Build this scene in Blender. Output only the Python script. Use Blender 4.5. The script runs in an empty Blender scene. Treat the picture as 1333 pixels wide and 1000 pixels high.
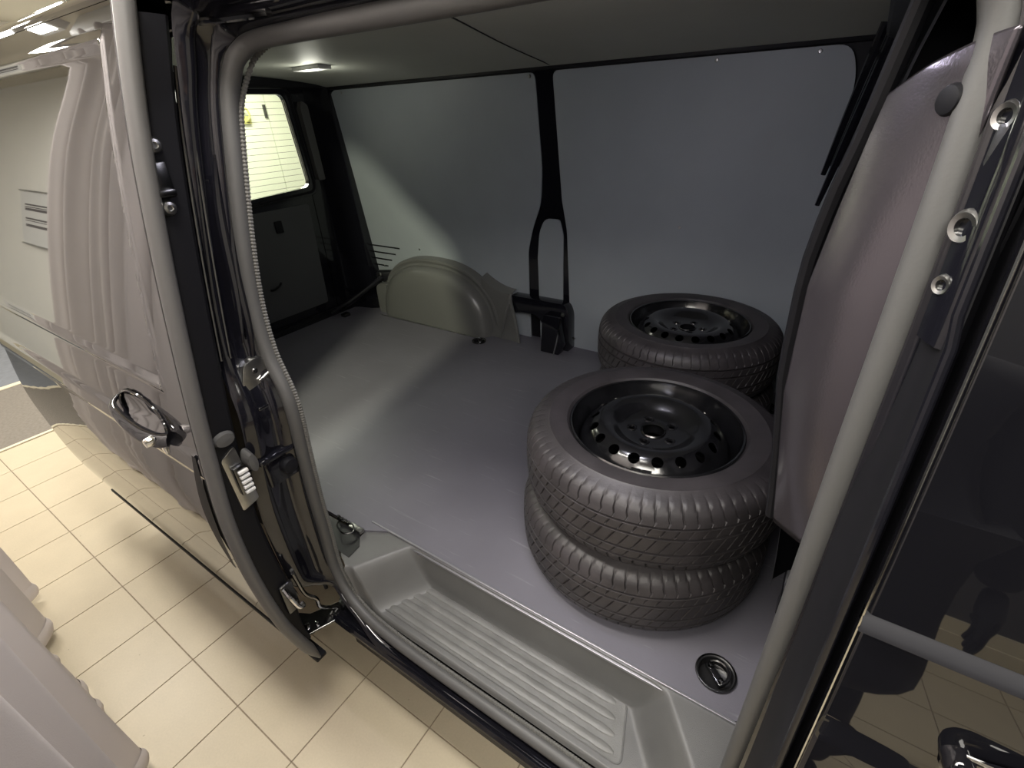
import bpy, bmesh, math, random
from mathutils import Vector, Matrix
from math import sin, cos, pi, sqrt
random.seed(3)
SC = bpy.context.scene
C = SC.collection

# ---------------------------------------------------------------- camera, world, exposure
cam_d = bpy.data.cameras.new('camera'); cam = bpy.data.objects.new('camera', cam_d); C.objects.link(cam)
YAW, PITCH, ROLL, FPX = 0.6019, -0.5199, -0.0457, 621.45
cy, sy, cp, sp, cr, sr = cos(YAW), sin(YAW), cos(PITCH), sin(PITCH), cos(ROLL), sin(ROLL)
Fv = Vector((-sy*cp, cy*cp, sp)); Rv = Vector((cy, sy, 0)); Uv = Rv.cross(Fv)
R2 = Rv*cr + Uv*sr; U2 = Uv*cr - Rv*sr
cam.matrix_world = Matrix(((R2.x, U2.x, -Fv.x, 0), (R2.y, U2.y, -Fv.y, 0), (R2.z, U2.z, -Fv.z, 1.1366), (0, 0, 0, 1)))
cam_d.sensor_width = 36; cam_d.lens = FPX/1333*36; cam_d.clip_start = 0.02
SC.camera = cam
w = bpy.data.worlds.new('world'); SC.world = w; w.use_nodes = True
w.node_tree.nodes['Background'].inputs[0].default_value = (1, .97, .93, 1)
w.node_tree.nodes['Background'].inputs[1].default_value = 0.35
SC.view_settings.view_transform = 'Standard'; SC.view_settings.look = 'None'
SC.view_settings.exposure = 0.0; SC.view_settings.gamma = 1; SC.view_settings.use_curve_mapping = False
GZ = -0.55          # ground level; z = 0 is the van's load floor
CEIL = 2.05

# ---------------------------------------------------------------- materials
def mat(name, col, rough=.5, metal=0, ior=1.5, noise=None, bump=None, coat=0, emit=None, spec=None, alpha=None, trans=0):
    m = bpy.data.materials.new(name); m.use_nodes = True
    nt = m.node_tree; b = nt.nodes['Principled BSDF']; L = nt.links.new
    b.inputs['Base Color'].default_value = (*col, 1); b.inputs['Roughness'].default_value = rough
    b.inputs['Metallic'].default_value = metal; b.inputs['IOR'].default_value = ior
    if coat: b.inputs['Coat Weight'].default_value = coat; b.inputs['Coat Roughness'].default_value = .03
    if trans: b.inputs['Transmission Weight'].default_value = trans
    tc = nt.nodes.new('ShaderNodeTexCoord')
    if noise:                       # (scale, amount, detail, stretch)
        sc, am, det = noise[:3]; st = noise[3] if len(noise) > 3 else (1, 1, 1)
        mp = nt.nodes.new('ShaderNodeMapping'); mp.inputs['Scale'].default_value = st
        n = nt.nodes.new('ShaderNodeTexNoise'); n.inputs['Scale'].default_value = sc; n.inputs['Detail'].default_value = det
        L(tc.outputs['Object'], mp.inputs[0]); L(mp.outputs[0], n.inputs[0])
        r = nt.nodes.new('ShaderNodeMapRange'); r.inputs[1].default_value = .25; r.inputs[2].default_value = .75
        r.inputs[3].default_value = 1-am; r.inputs[4].default_value = 1+am; L(n.outputs[0], r.inputs[0])
        mx = nt.nodes.new('ShaderNodeVectorMath'); mx.operation = 'SCALE'; mx.inputs[0].default_value = col
        L(r.outputs[0], mx.inputs['Scale']); L(mx.outputs[0], b.inputs['Base Color'])
    if bump:                        # (scale, strength)
        n = nt.nodes.new('ShaderNodeTexNoise'); n.inputs['Scale'].default_value = bump[0]; n.inputs['Detail'].default_value = 3
        L(tc.outputs['Object'], n.inputs[0])
        bp = nt.nodes.new('ShaderNodeBump'); bp.inputs['Strength'].default_value = bump[1]; bp.inputs['Distance'].default_value = .002
        L(n.outputs[0], bp.inputs['Height']); L(bp.outputs[0], b.inputs['Normal'])
    if emit: b.inputs['Emission Color'].default_value = (*emit[0], 1); b.inputs['Emission Strength'].default_value = emit[1]
    return m

M = {}
M['paint'] = mat('black_paint', (.006, .006, .008), .02, ior=1.95)
M['doorpaint'] = mat('black_door_paint', (.006, .006, .008), .02, ior=4.0)
M['paint_jamb'] = mat('black_jamb_paint', (.007, .007, .010), .09, ior=1.55, bump=(14, .25))
M['satin'] = mat('black_satin', (.008, .008, .010), .5, ior=1.28)
M['blackplastic'] = mat('black_plastic', (.015, .015, .016), .35, bump=(220, .15))
M['seal'] = mat('grey_rubber', (.075, .074, .073), .5, bump=(300, .1))
M['sealdoor'] = mat('door_rubber', (.105, .102, .10), .42)
M['sealdark'] = mat('ribbed_rubber', (.11, .108, .10), .55)
M['step'] = mat('step_plastic', (.11, .11, .108), .34, noise=(9, .12, 4), bump=(700, .35), ior=1.5)
M['steprib'] = mat('step_rib_plastic', (.14, .14, .135), .32, noise=(20, .15, 4), bump=(500, .4))
M['lining'] = mat('wall_lining', (.31, .34, .365), .5, noise=(3, .07, 5), bump=(120, .08))
M['ceil_lining'] = mat('roof_lining', (.42, .43, .39), .6, noise=(3, .06, 4))
M['arch'] = mat('arch_plastic', (.125, .126, .12), .3, bump=(500, .1))
M['pillar'] = mat('pillar_trim', (.105, .095, .108), .22, metal=.75, noise=(4, .08, 3), bump=(400, .06))
M['tyre'] = mat('tyre_rubber', (.036, .032, .034), .5, noise=(14, .35, 6), bump=(160, .2))
M['rim'] = mat('black_steel', (.008, .008, .009), .17, ior=1.9, noise=(30, .5, 5), bump=(40, .06))
M['chrome'] = mat('chrome', (.75, .75, .75), .08, metal=1)
M['steel'] = mat('zinc_steel', (.42, .42, .41), .3, metal=1, noise=(20, .2, 4))
M['darksteel'] = mat('dark_steel', (.16, .16, .16), .25, metal=1, noise=(20, .3, 4))
M['alu'] = mat('edge_strip', (.34, .34, .36), .35, metal=.7)
M['curtain'] = mat('curtain_cloth', (.64, .59, .58), .85, noise=(2.5, .04, 3), bump=(600, .15))
M['wall'] = mat('white_wall', (.80, .785, .73), .8, noise=(2, .02, 3))
M['ceiling'] = mat('beige_ceiling', (.62, .57, .46), .8, noise=(1.5, .03, 3))
M['darkwall'] = mat('dark_panelling', (.045, .045, .048), .6)
M['skirt'] = mat('beige_skirting', (.66, .60, .45), .5)
M['grout'] = mat('grout', (.26, .21, .15), .9, noise=(30, .2, 4))
M['carpet'] = mat('grey_flooring', (.185, .165, .14), .9, noise=(60, .15, 5))
M['blue'] = mat('bluegrey_flooring', (.17, .18, .20), .8, noise=(20, .1, 3))
M['white'] = mat('white_plastic', (.75, .75, .74), .4)
M['paper'] = mat('paper', (.70, .70, .68), .7)
M['ink'] = mat('dark_print', (.12, .11, .11), .7)
M['gold'] = mat('contact_metal', (.85, .68, .5), .25, metal=1)
M['yellow'] = mat('yellow_plastic', (.60, .58, .20), .5)
M['garage'] = mat('white_door_panel', (.78, .80, .66), .6)
M['cloth_dark'] = mat('dark_jacket', (.012, .012, .016), .9)
M['skin'] = mat('skin', (.45, .28, .2), .5)
M['lamp'] = mat('lamp_diffuser', (.8, .8, .75), .5, emit=((1, .96, .84), 6.0))

def liner_mat():                     # scuffed blue-grey floor board: fine scratches as wear
    m = mat('floor_lining', (.125, .121, .142), .4, noise=(5, .08, 6), bump=(260, .12)); nt = m.node_tree; L = nt.links.new
    b = nt.nodes['Principled BSDF']; src = b.inputs['Base Color'].links[0].from_socket
    tc = nt.nodes.new('ShaderNodeTexCoord'); acc = src
    for k, (rot, sc) in enumerate((((0, 0, .5), (3, 60, 1)), ((0, 0, 2.0), (4, 75, 1)), ((0, 0, 1.2), (2, 40, 1)))):
        mp = nt.nodes.new('ShaderNodeMapping'); mp.inputs['Rotation'].default_value = rot; mp.inputs['Scale'].default_value = sc
        L(tc.outputs['Object'], mp.inputs[0])
        n = nt.nodes.new('ShaderNodeTexNoise'); n.inputs['Scale'].default_value = 1.6; n.inputs['Detail'].default_value = 6; n.inputs['Distortion'].default_value = .4
        L(mp.outputs[0], n.inputs[0])
        r = nt.nodes.new('ShaderNodeMapRange'); r.inputs[1].default_value = .66; r.inputs[2].default_value = .74; r.inputs[3].default_value = 0; r.inputs[4].default_value = .35
        L(n.outputs[0], r.inputs[0])
        mx = nt.nodes.new('ShaderNodeMix'); mx.data_type = 'RGBA'; L(r.outputs[0], mx.inputs[0]); L(acc, mx.inputs[6]); mx.inputs[7].default_value = (.26, .26, .27, 1)
        acc = mx.outputs[2]
    L(acc, b.inputs['Base Color']); return m
M['liner'] = liner_mat()

def tile_mat():
    m = mat('floor_tile', (.62, .53, .36), .28); nt = m.node_tree; L = nt.links.new; b = nt.nodes['Principled BSDF']
    tc = nt.nodes.new('ShaderNodeTexCoord'); oi = nt.nodes.new('ShaderNodeObjectInfo')
    add = nt.nodes.new('ShaderNodeVectorMath'); add.operation = 'ADD'; L(tc.outputs['Object'], add.inputs[0]); L(oi.outputs['Location'], add.inputs[1])
    n = nt.nodes.new('ShaderNodeTexNoise'); n.inputs['Scale'].default_value = 160; n.inputs['Detail'].default_value = 4; L(add.outputs[0], n.inputs[0])
    n2 = nt.nodes.new('ShaderNodeTexNoise'); n2.inputs['Scale'].default_value = 9; n2.inputs['Detail'].default_value = 6; L(add.outputs[0], n2.inputs[0])
    s = nt.nodes.new('ShaderNodeMath'); s.operation = 'ADD'; L(n.outputs[0], s.inputs[0]); L(n2.outputs[0], s.inputs[1])
    a = nt.nodes.new('ShaderNodeMath'); a.operation = 'MULTIPLY_ADD'; L(oi.outputs['Random'], a.inputs[0]); a.inputs[1].default_value = .25; L(s.outputs[0], a.inputs[2])
    r = nt.nodes.new('ShaderNodeMapRange'); r.inputs[1].default_value = .5; r.inputs[2].default_value = 1.7; r.inputs[3].default_value = .9; r.inputs[4].default_value = 1.08
    L(a.outputs[0], r.inputs[0])
    v = nt.nodes.new('ShaderNodeVectorMath'); v.operation = 'SCALE'; v.inputs[0].default_value = (.53, .46, .335); L(r.outputs[0], v.inputs['Scale'])
    # small dirt specks (wear)
    n3 = nt.nodes.new('ShaderNodeTexNoise'); n3.inputs['Scale'].default_value = 60; n3.inputs['Detail'].default_value = 2; L(add.outputs[0], n3.inputs[0])
    r3 = nt.nodes.new('ShaderNodeMapRange'); r3.inputs[1].default_value = .76; r3.inputs[2].default_value = .80; L(n3.outputs[0], r3.inputs[0])
    mx = nt.nodes.new('ShaderNodeMix'); mx.data_type = 'RGBA'; L(r3.outputs[0], mx.inputs[0]); L(v.outputs[0], mx.inputs[6]); mx.inputs[7].default_value = (.2, .17, .12, 1)
    L(mx.outputs[2], b.inputs['Base Color'])
    return m
M['tile'] = tile_mat(); M['tile'].node_tree.nodes['Principled BSDF'].inputs['Roughness'].default_value = .38

def glass_mat():
    m = bpy.data.materials.new('window_glass'); m.use_nodes = True; nt = m.node_tree; nt.nodes.clear(); L = nt.links.new
    o = nt.nodes.new('ShaderNodeOutputMaterial'); t = nt.nodes.new('ShaderNodeBsdfTransparent'); t.inputs[0].default_value = (.93, .97, .92, 1)
    g = nt.nodes.new('ShaderNodeBsdfGlossy'); g.inputs['Roughness'].default_value = .01; f = nt.nodes.new('ShaderNodeFresnel'); f.inputs[0].default_value = 1.45
    mx = nt.nodes.new('ShaderNodeMixShader'); L(f.outputs[0], mx.inputs[0]); L(t.outputs[0], mx.inputs[1]); L(g.outputs[0], mx.inputs[2]); L(mx.outputs[0], o.inputs[0])
    return m
M['glass'] = glass_mat()

# ---------------------------------------------------------------- helpers
WO = {}                              # world origin of each object
def tag(o, label=None, cat=None, group=None, kind=None):
    if label: o['label'] = label
    if cat: o['category'] = cat
    if group: o['group'] = group
    if kind: o['kind'] = kind
    return o
def link(o, parent, org):
    C.objects.link(o); WO[o] = Vector(org)
    if parent is not None:
        o.parent = parent; o.location = Vector(org)-WO[parent]
    else: o.location = org
    return o
def empty(name, org, label=None, cat=None, group=None, kind=None):
    o = bpy.data.objects.new(name, None); o.empty_display_size = .05
    link(o, None, org); return tag(o, label, cat, group, kind)
def obj(name, vf, m, parent=None, org=None, smooth=True, label=None, cat=None, group=None, kind=None, bevel=0, angle=35):
    """vf: (verts, faces) in world coordinates; org: world origin of the object"""
    vs, fs = vf
    if org is None: org = WO[parent] if parent is not None else (0, 0, 0)
    org = Vector(org)
    me = bpy.data.meshes.new(name); me.from_pydata([tuple(Vector(v)-org) for v in vs], [], fs); me.update()
    bm = bmesh.new(); bm.from_mesh(me); bmesh.ops.remove_doubles(bm, verts=bm.verts, dist=1e-6)
    bmesh.ops.recalc_face_normals(bm, faces=bm.faces)
    if bevel:
        es = [e for e in bm.edges if len(e.link_faces) == 2 and e.calc_face_angle(0) > .6]
        bmesh.ops.bevel(bm, geom=es, offset=bevel, segments=2, affect='EDGES', profile=.5, clamp_overlap=True)
    bm.to_mesh(me); bm.free()
    me.materials.append(m)
    if smooth:
        me.polygons.foreach_set('use_smooth', [True]*len(me.polygons))
        try: me.set_sharp_from_angle(angle=math.radians(angle))
        except Exception: pass
    o = bpy.data.objects.new(name, me); link(o, parent, org)
    return tag(o, label, cat, group, kind)
def join(*parts):
    V, Fc = [], []
    for v, f in parts:
        k = len(V); V += list(v); Fc += [tuple(i+k for i in q) for q in f]
    return V, Fc
def box(x0, x1, y0, y1, z0, z1):
    V = [(x, y, z) for x in (x0, x1) for y in (y0, y1) for z in (z0, z1)]
    return V, [(0, 1, 3, 2), (4, 6, 7, 5), (0, 4, 5, 1), (2, 3, 7, 6), (0, 2, 6, 4), (1, 5, 7, 3)]
def xform(vf, Mx): return [tuple(Mx @ Vector(v)) for v in vf[0]], vf[1]
def cr_path(P, n=8, closed=False):
    P = [Vector(p) for p in P]; out = []; N = len(P)
    for i in range(N if closed else N-1):
        a = P[(i-1) % N] if closed or i > 0 else P[0]*2-P[1]
        b = P[i]; c = P[(i+1) % N]; d = P[(i+2) % N] if closed or i+2 < N else P[-1]*2-P[-2]
        for k in range(n):
            t = k/n; out.append(.5*((2*b)+(c-a)*t+(2*a-5*b+4*c-d)*t*t+(3*b-a-3*c+d)*t**3))
    if not closed: out.append(P[-1])
    return out
def resample(P, step, closed=False):
    Q = P+[P[0]] if closed else P
    L = [0]
    for a, b in zip(Q, Q[1:]): L.append(L[-1]+(b-a).length)
    n = max(2, int(L[-1]/step)); out = []; j = 0
    for i in range(n if closed else n+1):
        s = L[-1]*i/n
        while j < len(L)-2 and L[j+1] < s: j += 1
        t = (s-L[j])/max(1e-9, L[j+1]-L[j]); out.append(Q[j].lerp(Q[j+1], t))
    return out
def tube(P, r, n=10, closed=False, caps=True, rf=None, flat=1, up=None):
    P = [Vector(p) for p in P]; N = len(P); V = []; Fc = []
    nrm = None
    for i in range(N):
        a = P[(i-1) % N] if (closed or i > 0) else P[i]; b = P[(i+1) % N] if (closed or i < N-1) else P[i]
        t = (b-a).normalized()
        if up is not None: nrm = (Vector(up)-t*t.dot(Vector(up))).normalized()
        elif nrm is None:
            nrm = t.orthogonal().normalized()
        else:
            nrm = (nrm-t*t.dot(nrm)).normalized()
        bn = t.cross(nrm); rr = r if rf is None else rf(i, N)*r
        for k in range(n):
            an = 2*pi*k/n; V.append(tuple(P[i]+nrm*cos(an)*rr+bn*sin(an)*rr*flat))
    for i in range(N if closed else N-1):
        j = (i+1) % N
        for k in range(n):
            l = (k+1) % n; Fc.append((i*n+k, i*n+l, j*n+l, j*n+k))
    if caps and not closed: Fc += [tuple(range(n)), tuple(range((N-1)*n, N*n))]
    return V, Fc
def grid(nu, nv, f, wrapu=False):
    V = [tuple(f(i, j)) for i in range(nu) for j in range(nv)]; Fc = []
    for i in range(nu if wrapu else nu-1):
        k = (i+1) % nu
        for j in range(nv-1): Fc.append((i*nv+j, k*nv+j, k*nv+j+1, i*nv+j+1))
    return V, Fc
def lathe(prof, n=48, c=(0, 0, 0), axis='z'):
    def f(i, j):
        a = 2*pi*i/n; r, h = prof[j]
        if axis == 'z': return (c[0]+r*cos(a), c[1]+r*sin(a), c[2]+h)
        if axis == 'x': return (c[0]+h, c[1]+r*cos(a), c[2]+r*sin(a))
        return (c[0]+r*cos(a), c[1]+h, c[2]+r*sin(a))
    return grid(n, len(prof), f, True)
def extrude_x(sec, xs):
    """open section [(y,z)] swept along x"""
    return grid(len(xs), len(sec), lambda i, j: (xs[i], sec[j][0], sec[j][1]))
def prism(poly, f0, f1):
    """closed 2-D outline, mapped by f0 / f1 to the two faces"""
    n = len(poly); V = [tuple(f0(*p)) for p in poly]+[tuple(f1(*p)) for p in poly]
    return V, [tuple(range(n)), tuple(range(2*n-1, n-1, -1))]+[(i, (i+1) % n, (i+1) % n+n, i+n) for i in range(n)]
def roundpoly(P, r, n=5):
    out = []; N = len(P)
    for i in range(N):
        a, b, c = Vector(P[i-1]), Vector(P[i]), Vector(P[(i+1) % N])
        rr = r[i] if isinstance(r, (list, tuple)) else r
        if rr <= 0: out.append(tuple(b)); continue
        d1 = (a-b); d2 = (c-b); k = min(rr, d1.length*.49, d2.length*.49); p = b+d1.normalized()*k; q = b+d2.normalized()*k
        for s in range(n+1):
            t = s/n; out.append(tuple(p*(1-t)**2+b*2*t*(1-t)+q*t*t))
    return out
def interp(T, z):
    if z <= T[0][0]: return T[0][1]
    for (a, u), (b, v) in zip(T, T[1:]):
        if z <= b: return u+(v-u)*(z-a)/(b-a)
    return T[-1][1]
def smooth_table(T):                 # spline through (z, y)
    P = cr_path([(z, y, 0) for z, y in T], 8); return [(p.x, p.y) for p in P]
def sst(t): t = max(0, min(1, t)); return t*t*(3-2*t)

DT = smooth_table([(-.55, .42), (-.40, .385), (-.27, .348), (-.07, .303), (.1, .284), (.31, .279), (.52, .299), (.72, .327), (.92, .360), (1.1, .395), (1.23, .427), (1.35, .462), (1.5, .52)])
def D(z): return interp(DT, z)                   # outer skin of the opened sliding door
def BF(z): return D(z)+.085                      # outer skin of the body side
ST = smooth_table([(-.25, .47), (-.17, .478), (-.08, .492), (.1, .498), (.3, .495), (.6, .50), (.9, .525), (1.19, .58), (1.27, .618)])
def SS(z): return interp(ST, z)                  # plane of the door opening's seal
def WY(z): return 2.155-.045*z                   # far side lining

# ================================================================= THE ROOM
T = .2943; U0 = -3.0518; V0 = .1714
floor_e = empty('floor', (0, 0, GZ), kind='structure')
obj('grout_bed', box(-4.0, 3.0, -3.0, 5.6, GZ-.04, GZ-.0025), M['grout'], floor_e, smooth=False)
g = .0022; vt = box(g, T-g, g, T-g, -.012, 0)
tile0 = None
far = []
for i in range(-3, 16):
    for j in range(-7, 3):
        x, y = U0+i*T, V0+j*T
        if tile0 is None:
            tile0 = obj('tile', ([(a+x, b+y, c+GZ) for a, b, c in vt[0]], vt[1]), M['tile'], floor_e, org=(x, y, GZ), smooth=False)
        else:
            o = tile0.copy(); link(o, floor_e, (x, y, GZ))
for i in range(-3, 20):
    for j in list(range(-10, -7))+list(range(3, 18)):
        x, y = U0+i*T, V0+j*T; far.append(([(a+x, b+y, c+GZ) for a, b, c in vt[0]], vt[1]))
obj('far_tile', join(*far), M['tile'], floor_e, kind='stuff', smooth=False)
XR = U0-3*T-.01
obj('floor_covering', box(-8, XR-.03, -3, 5.6, GZ-.04, GZ+.001), M['carpet'], floor_e, smooth=False, label='grey floor covering')
obj('threshold', box(XR-.03, XR-.002, -3, 5.6, GZ-.04, GZ+.004), M['skirt'], floor_e, smooth=False, bevel=.002)
obj('threshold', box(-5.06, -5.0, -3, 5.6, GZ-.02, GZ+.006), M['skirt'], floor_e, smooth=False, bevel=.002)
obj('floor_covering', box(-8, -5.06, -3, 5.6, GZ-.03, GZ+.003), M['blue'], floor_e, smooth=False, label='blue-grey floor covering')
tag(obj('wall_left', box(-7.1, -7.0, -3.1, 5.7, GZ, CEIL), M['wall'], smooth=False), kind='structure')
tag(obj('wall_back', box(-7.1, 3.1, 5.6, 5.7, GZ, CEIL), M['wall'], smooth=False), kind='structure')
tag(obj('wall_right', box(3.0, 3.1, -3.1, 5.7, GZ, CEIL), M['wall'], smooth=False), kind='structure')
tag(obj('wall_front', box(-7.1, 3.1, -2.0, -1.9, GZ, CEIL), M['wall'], smooth=False), kind='structure')
tag(obj('wall_side', box(-7.0, -3.45, -.62, -.50, GZ, CEIL), M['wall'], smooth=False), kind='structure')
tag(obj('ceiling', box(-7.1, 3.1, -3.1, 5.7, CEIL, CEIL+.1), M['ceiling'], smooth=False), kind='structure')
tag(obj('baseboard_side', box(-7.0, -3.44, -.50, -.485, GZ, GZ+.09), M['skirt'], smooth=False), kind='structure')
tag(obj('baseboard_left', box(-7.0, -6.985, -.48, 5, GZ, GZ+.09), M['skirt'], smooth=False), kind='structure')
tag(obj('baseboard_front', join(box(-3.4, 3.0, -1.9, -1.88, GZ, GZ+.09), box(-3.4, 3.0, -1.9, -1.885, GZ+.09, GZ+.17)), M['skirt'], smooth=False), kind='structure')
tag(obj('trim_1', box(-3.4, 3.0, -1.9, -1.89, GZ+.17, 1.9), M['darkwall'], smooth=False), kind='structure')
# ceiling lights
def ceiling_light(x, y, lx, ly, power, label, col=(1, .955, .89)):
    e = empty('ceiling_light', (x, y, CEIL), label, 'lamp', 'fluorescent ceiling lights')
    a, b = lx/2, ly/2
    obj('housing', join(box(x-a-.03, x+a+.03, y-b-.03, y+b+.03, CEIL-.02, CEIL), box(x-a-.03, x-a, y-b-.03, y+b+.03, CEIL-.05, CEIL-.02), box(x+a, x+a+.03, y-b-.03, y+b+.03, CEIL-.05, CEIL-.02),
        box(x-a, x+a, y-b-.03, y-b, CEIL-.05, CEIL-.02), box(x-a, x+a, y+b, y+b+.03, CEIL-.05, CEIL-.02)), M['white'], e, smooth=False)
    obj('diffuser', box(x-a, x+a, y-b, y+b, CEIL-.045, CEIL-.03), M['lamp'], e, smooth=False)
    l = bpy.data.lights.new('lamp_light', 'AREA'); l.shape = 'RECTANGLE'; l.size = lx; l.size_y = ly; l.energy = power; l.color = col
    lo = bpy.data.objects.new('lamp_light', l); link(lo, e, (x, y, CEIL-.055))
ceiling_light(-3.75, .35, .25, .9, 42, 'added ceiling light at the rear end of the sliding door')  # added unseen light: brightens the left tiles, rakes the curtain folds
ceiling_light(-1.0, .28, 1.6, .2, 42, 'ceiling light above the aisle beside the curtain')
ceiling_light(.5, -.95, 2.4, .7, 52, 'ceiling light behind the photographer')
ceiling_light(-4.5, 2.1, .4, 1.6, 80, 'ceiling light behind the rear of the van')
ceiling_light(-6.0, 3.5, .3, 1.4, 70, 'ceiling light in front of the white panel door')

# white panel door seen through the van's rear window
gd = empty('door_1', (-6.99, 4.47, GZ), kind='structure')
for k in range(2):
    y0 = 3.24+k*1.24
    obj('door_leaf', box(-6.985, -6.94, y0, y0+1.232, GZ+.01, 1.85), M['garage'], gd, smooth=False, bevel=.003)
obj('door_frame', join(box(-6.99, -6.93, 3.17, 3.23, GZ, 1.85), box(-6.99, -6.93, 5.50, 5.56, GZ, 1.85), box(-6.99, -6.93, 3.17, 5.56, 1.86, 1.93)), M['garage'], gd, smooth=False)
obj('hinge', box(-6.945, -6.915, 4.42, 4.455, 1.18, 1.34), M['darksteel'], gd, smooth=False, bevel=.003)
hk = empty('wall_hook', (-6.93, 4.13, 1.15), 'yellow-green box with a small hook on the white panel door seen through the rear window', 'hook')
obj('base', box(-6.94, -6.90, 4.08, 4.19, 1.12, 1.21), M['yellow'], hk, smooth=False, bevel=.006)
obj('hook', tube(cr_path([(-6.90, 4.13, 1.15), (-6.86, 4.13, 1.17), (-6.86, 4.16, 1.23), (-6.87, 4.13, 1.30), (-6.88, 4.09, 1.26)], 5), .012, 8), M['yellow'], hk)

# notice on the side wall (seen mirrored in the sliding door)
nb = empty('notice_board', (-5.05, -.5, .85), 'white notice sheet with printed tables on the white side wall', 'sign')
obj('sheet', box(-5.38, -4.74, -.499, -.488, .66, 1.08), M['paper'], nb, smooth=False)
obj('table_print', join(*[box(-5.28, -4.76, -.487, -.4865, z, z+h_) for z, h_ in ((.97, .012), (.955, .006), (.93, .02), (.86, .012), (.845, .006), (.80, .02))]), M['ink'], nb, smooth=False)
for zz in (.648, 1.08): obj('sheet_border', box(-5.40, -4.72, -.49, -.482, zz, zz+.012), M['steel'], nb, smooth=False)
wh = empty('door_handle_bar', (-4.6, -.5, .4), 'pale yellow grab bar on the white side wall', 'handle')
obj('bar', tube(cr_path([(-4.62, -.5, .25), (-4.62, -.45, .28), (-4.62, -.45, .55), (-4.62, -.5, .58)], 5), .018, 8), M['skirt'], wh)

# curtain hanging along the aisle
random.seed(11)
ph = [random.uniform(0, 6.28) for _ in range(6)]
def cy_(x, z):
    t = 1-.35*max(0, z)/1.9
    f = 15.5*x if x > -2.2 else 29*(x+2.2)-34.1
    am = .040 if x > -2.2 else .050
    a = am*sin(f+ph[0]+.8*sin(f+ph[0]))+.018*sin(x*24+ph[1]+z*.25)+.012*sin(x*41+ph[2]+.5*z)
    return -.116+a*t+.012*sin(z*2.1+x*1.5)
def hem(x): return GZ+.035+.012*sin(x*9)+.010*sin(x*23)
NX = 420; x0, x1 = -3.32, -.35
ct = empty('curtain', (-1.8, -.1, CEIL), 'grey-mauve pleated curtain hanging along the tiled aisle beside the van', 'curtain')
def cf(i, j):
    x = x0+(x1-x0)*i/(NX-1); t = j/47; z = hem(x)+(1.93-hem(x))*t
    return (x, cy_(x, z), z)
obj('cloth', grid(NX, 48, cf), M['curtain'], ct)
mod = C.objects['cloth'].modifiers.new('thick', 'SOLIDIFY'); mod.thickness = .003
obj('hem_fold', grid(NX, 4, lambda i, j: (x0+(x1-x0)*i/(NX-1), cy_(x0+(x1-x0)*i/(NX-1), -.5)+.004+(.003 if j in (1, 2) else -.003), hem(x0+(x1-x0)*i/(NX-1))+.002+.018*j)), M['curtain'], ct)
obj('curtain_rail', box(-3.4, -.3, -.13, -.10, 1.93, CEIL), M['white'], ct, smooth=False, bevel=.003)

# ================================================================= THE VAN
van = empty('cargo_van', (-1.2, 1.3, GZ), 'glossy black cargo van with its side door slid open and a grey lined load bay', 'van')
def V(name, vf, m, **k): return obj(name, vf, M[m], k.pop('parent', van), **k)

# ---- load floor
fo = [(-2.69, .50), (-1.26, .50), (-1.20, .622), (-1.03, .622), (-.95, .664), (.07, .668), (.13, .70), (.13, 2.20), (-2.69, 2.20)]
lf = V('load_floor', prism(fo, lambda x, y: (x, y, 0), lambda x, y: (x, y, -.014)), 'liner', smooth=False)
V('floor_edge_strip', join(box(-1.03, .075, .6615, .667, -.016, .0025), box(-1.03, .075, .655, .6625, -.020, -.012)), 'alu', smooth=False, bevel=.001, label='silvery edge strip of the load floor')
V('floor_pan', prism([(-2.72, .49), (-1.24, .49), (-1.22, .63), (-1.03, .63), (-.95, .672), (.12, .675), (.12, 2.2), (-2.72, 2.2)], lambda x, y: (x, y, -.016), lambda x, y: (x, y, -.05)), 'satin', smooth=False)
# lashing cups
co = obj('cutter', join(*[lathe([(.0001, -.05), (r*.93, -.05), (r*.93, .05), (.0001, .05)], 32, (x, y, 0)) for x, y, r in ((.014, .748, .044), (-1.557, 1.955, .040), (-.06, 1.99, .040))]), M['satin'], None, org=(0, 0, 0))
for ob in (lf, C.objects['floor_pan']):
    md = ob.modifiers.new('holes', 'BOOLEAN'); md.object = co; md.solver = 'EXACT'
    dg = bpy.context.evaluated_depsgraph_get(); dg.update()
    me = bpy.data.meshes.new_from_object(ob.evaluated_get(dg)); ob.modifiers.clear(); ob.data = me
bpy.data.objects.remove(co)
def lashing(x, y, r, parent=None):
    o = V('lashing_cup', lathe([(r, -.0), (r*1.0, .003), (r*.93, .005), (r*.86, .003), (r*.84, -.002), (r*.80, -.02), (r*.6, -.026), (0.0001, -.026)], 40, (x, y, .001)), 'blackplastic')
    obj('rim_ring', lathe([(r*.99, .001), (r*1.02, .003), (r*1.0, .006), (r*.95, .0065), (r*.91, .004)], 40, (x, y, .001)), M['darksteel'], o)
    a = -.9
    obj('lashing_eye', tube([(x+r*.62*cos(a+t), y+r*.62*sin(a+t), .004+.006*sin(t)) for t in [pi*k/14 for k in range(15)]], r*.1, 8), M['rim'], o)
    obj('cross_bar', xform(box(-r*.62, r*.62, -r*.2, r*.2, -.012, .002), Matrix.Translation((x, y, 0)) @ Matrix.Rotation(-.75, 4, 'Z')), M['rim'], o, bevel=.003)
    for s in (-1, 1):
        obj('bolt', lathe([(.0001, .008), (r*.12, .007), (r*.16, .002), (r*.16, -.01)], 16, (x+s*r*.42*cos(-.75), y+s*r*.42*sin(-.75), .001)), M['darksteel'], o)
lashing(.014, .748, .044); 
lashing(-1.557, 1.955, .040); lashing(-.06, 1.99, .040)

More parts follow.
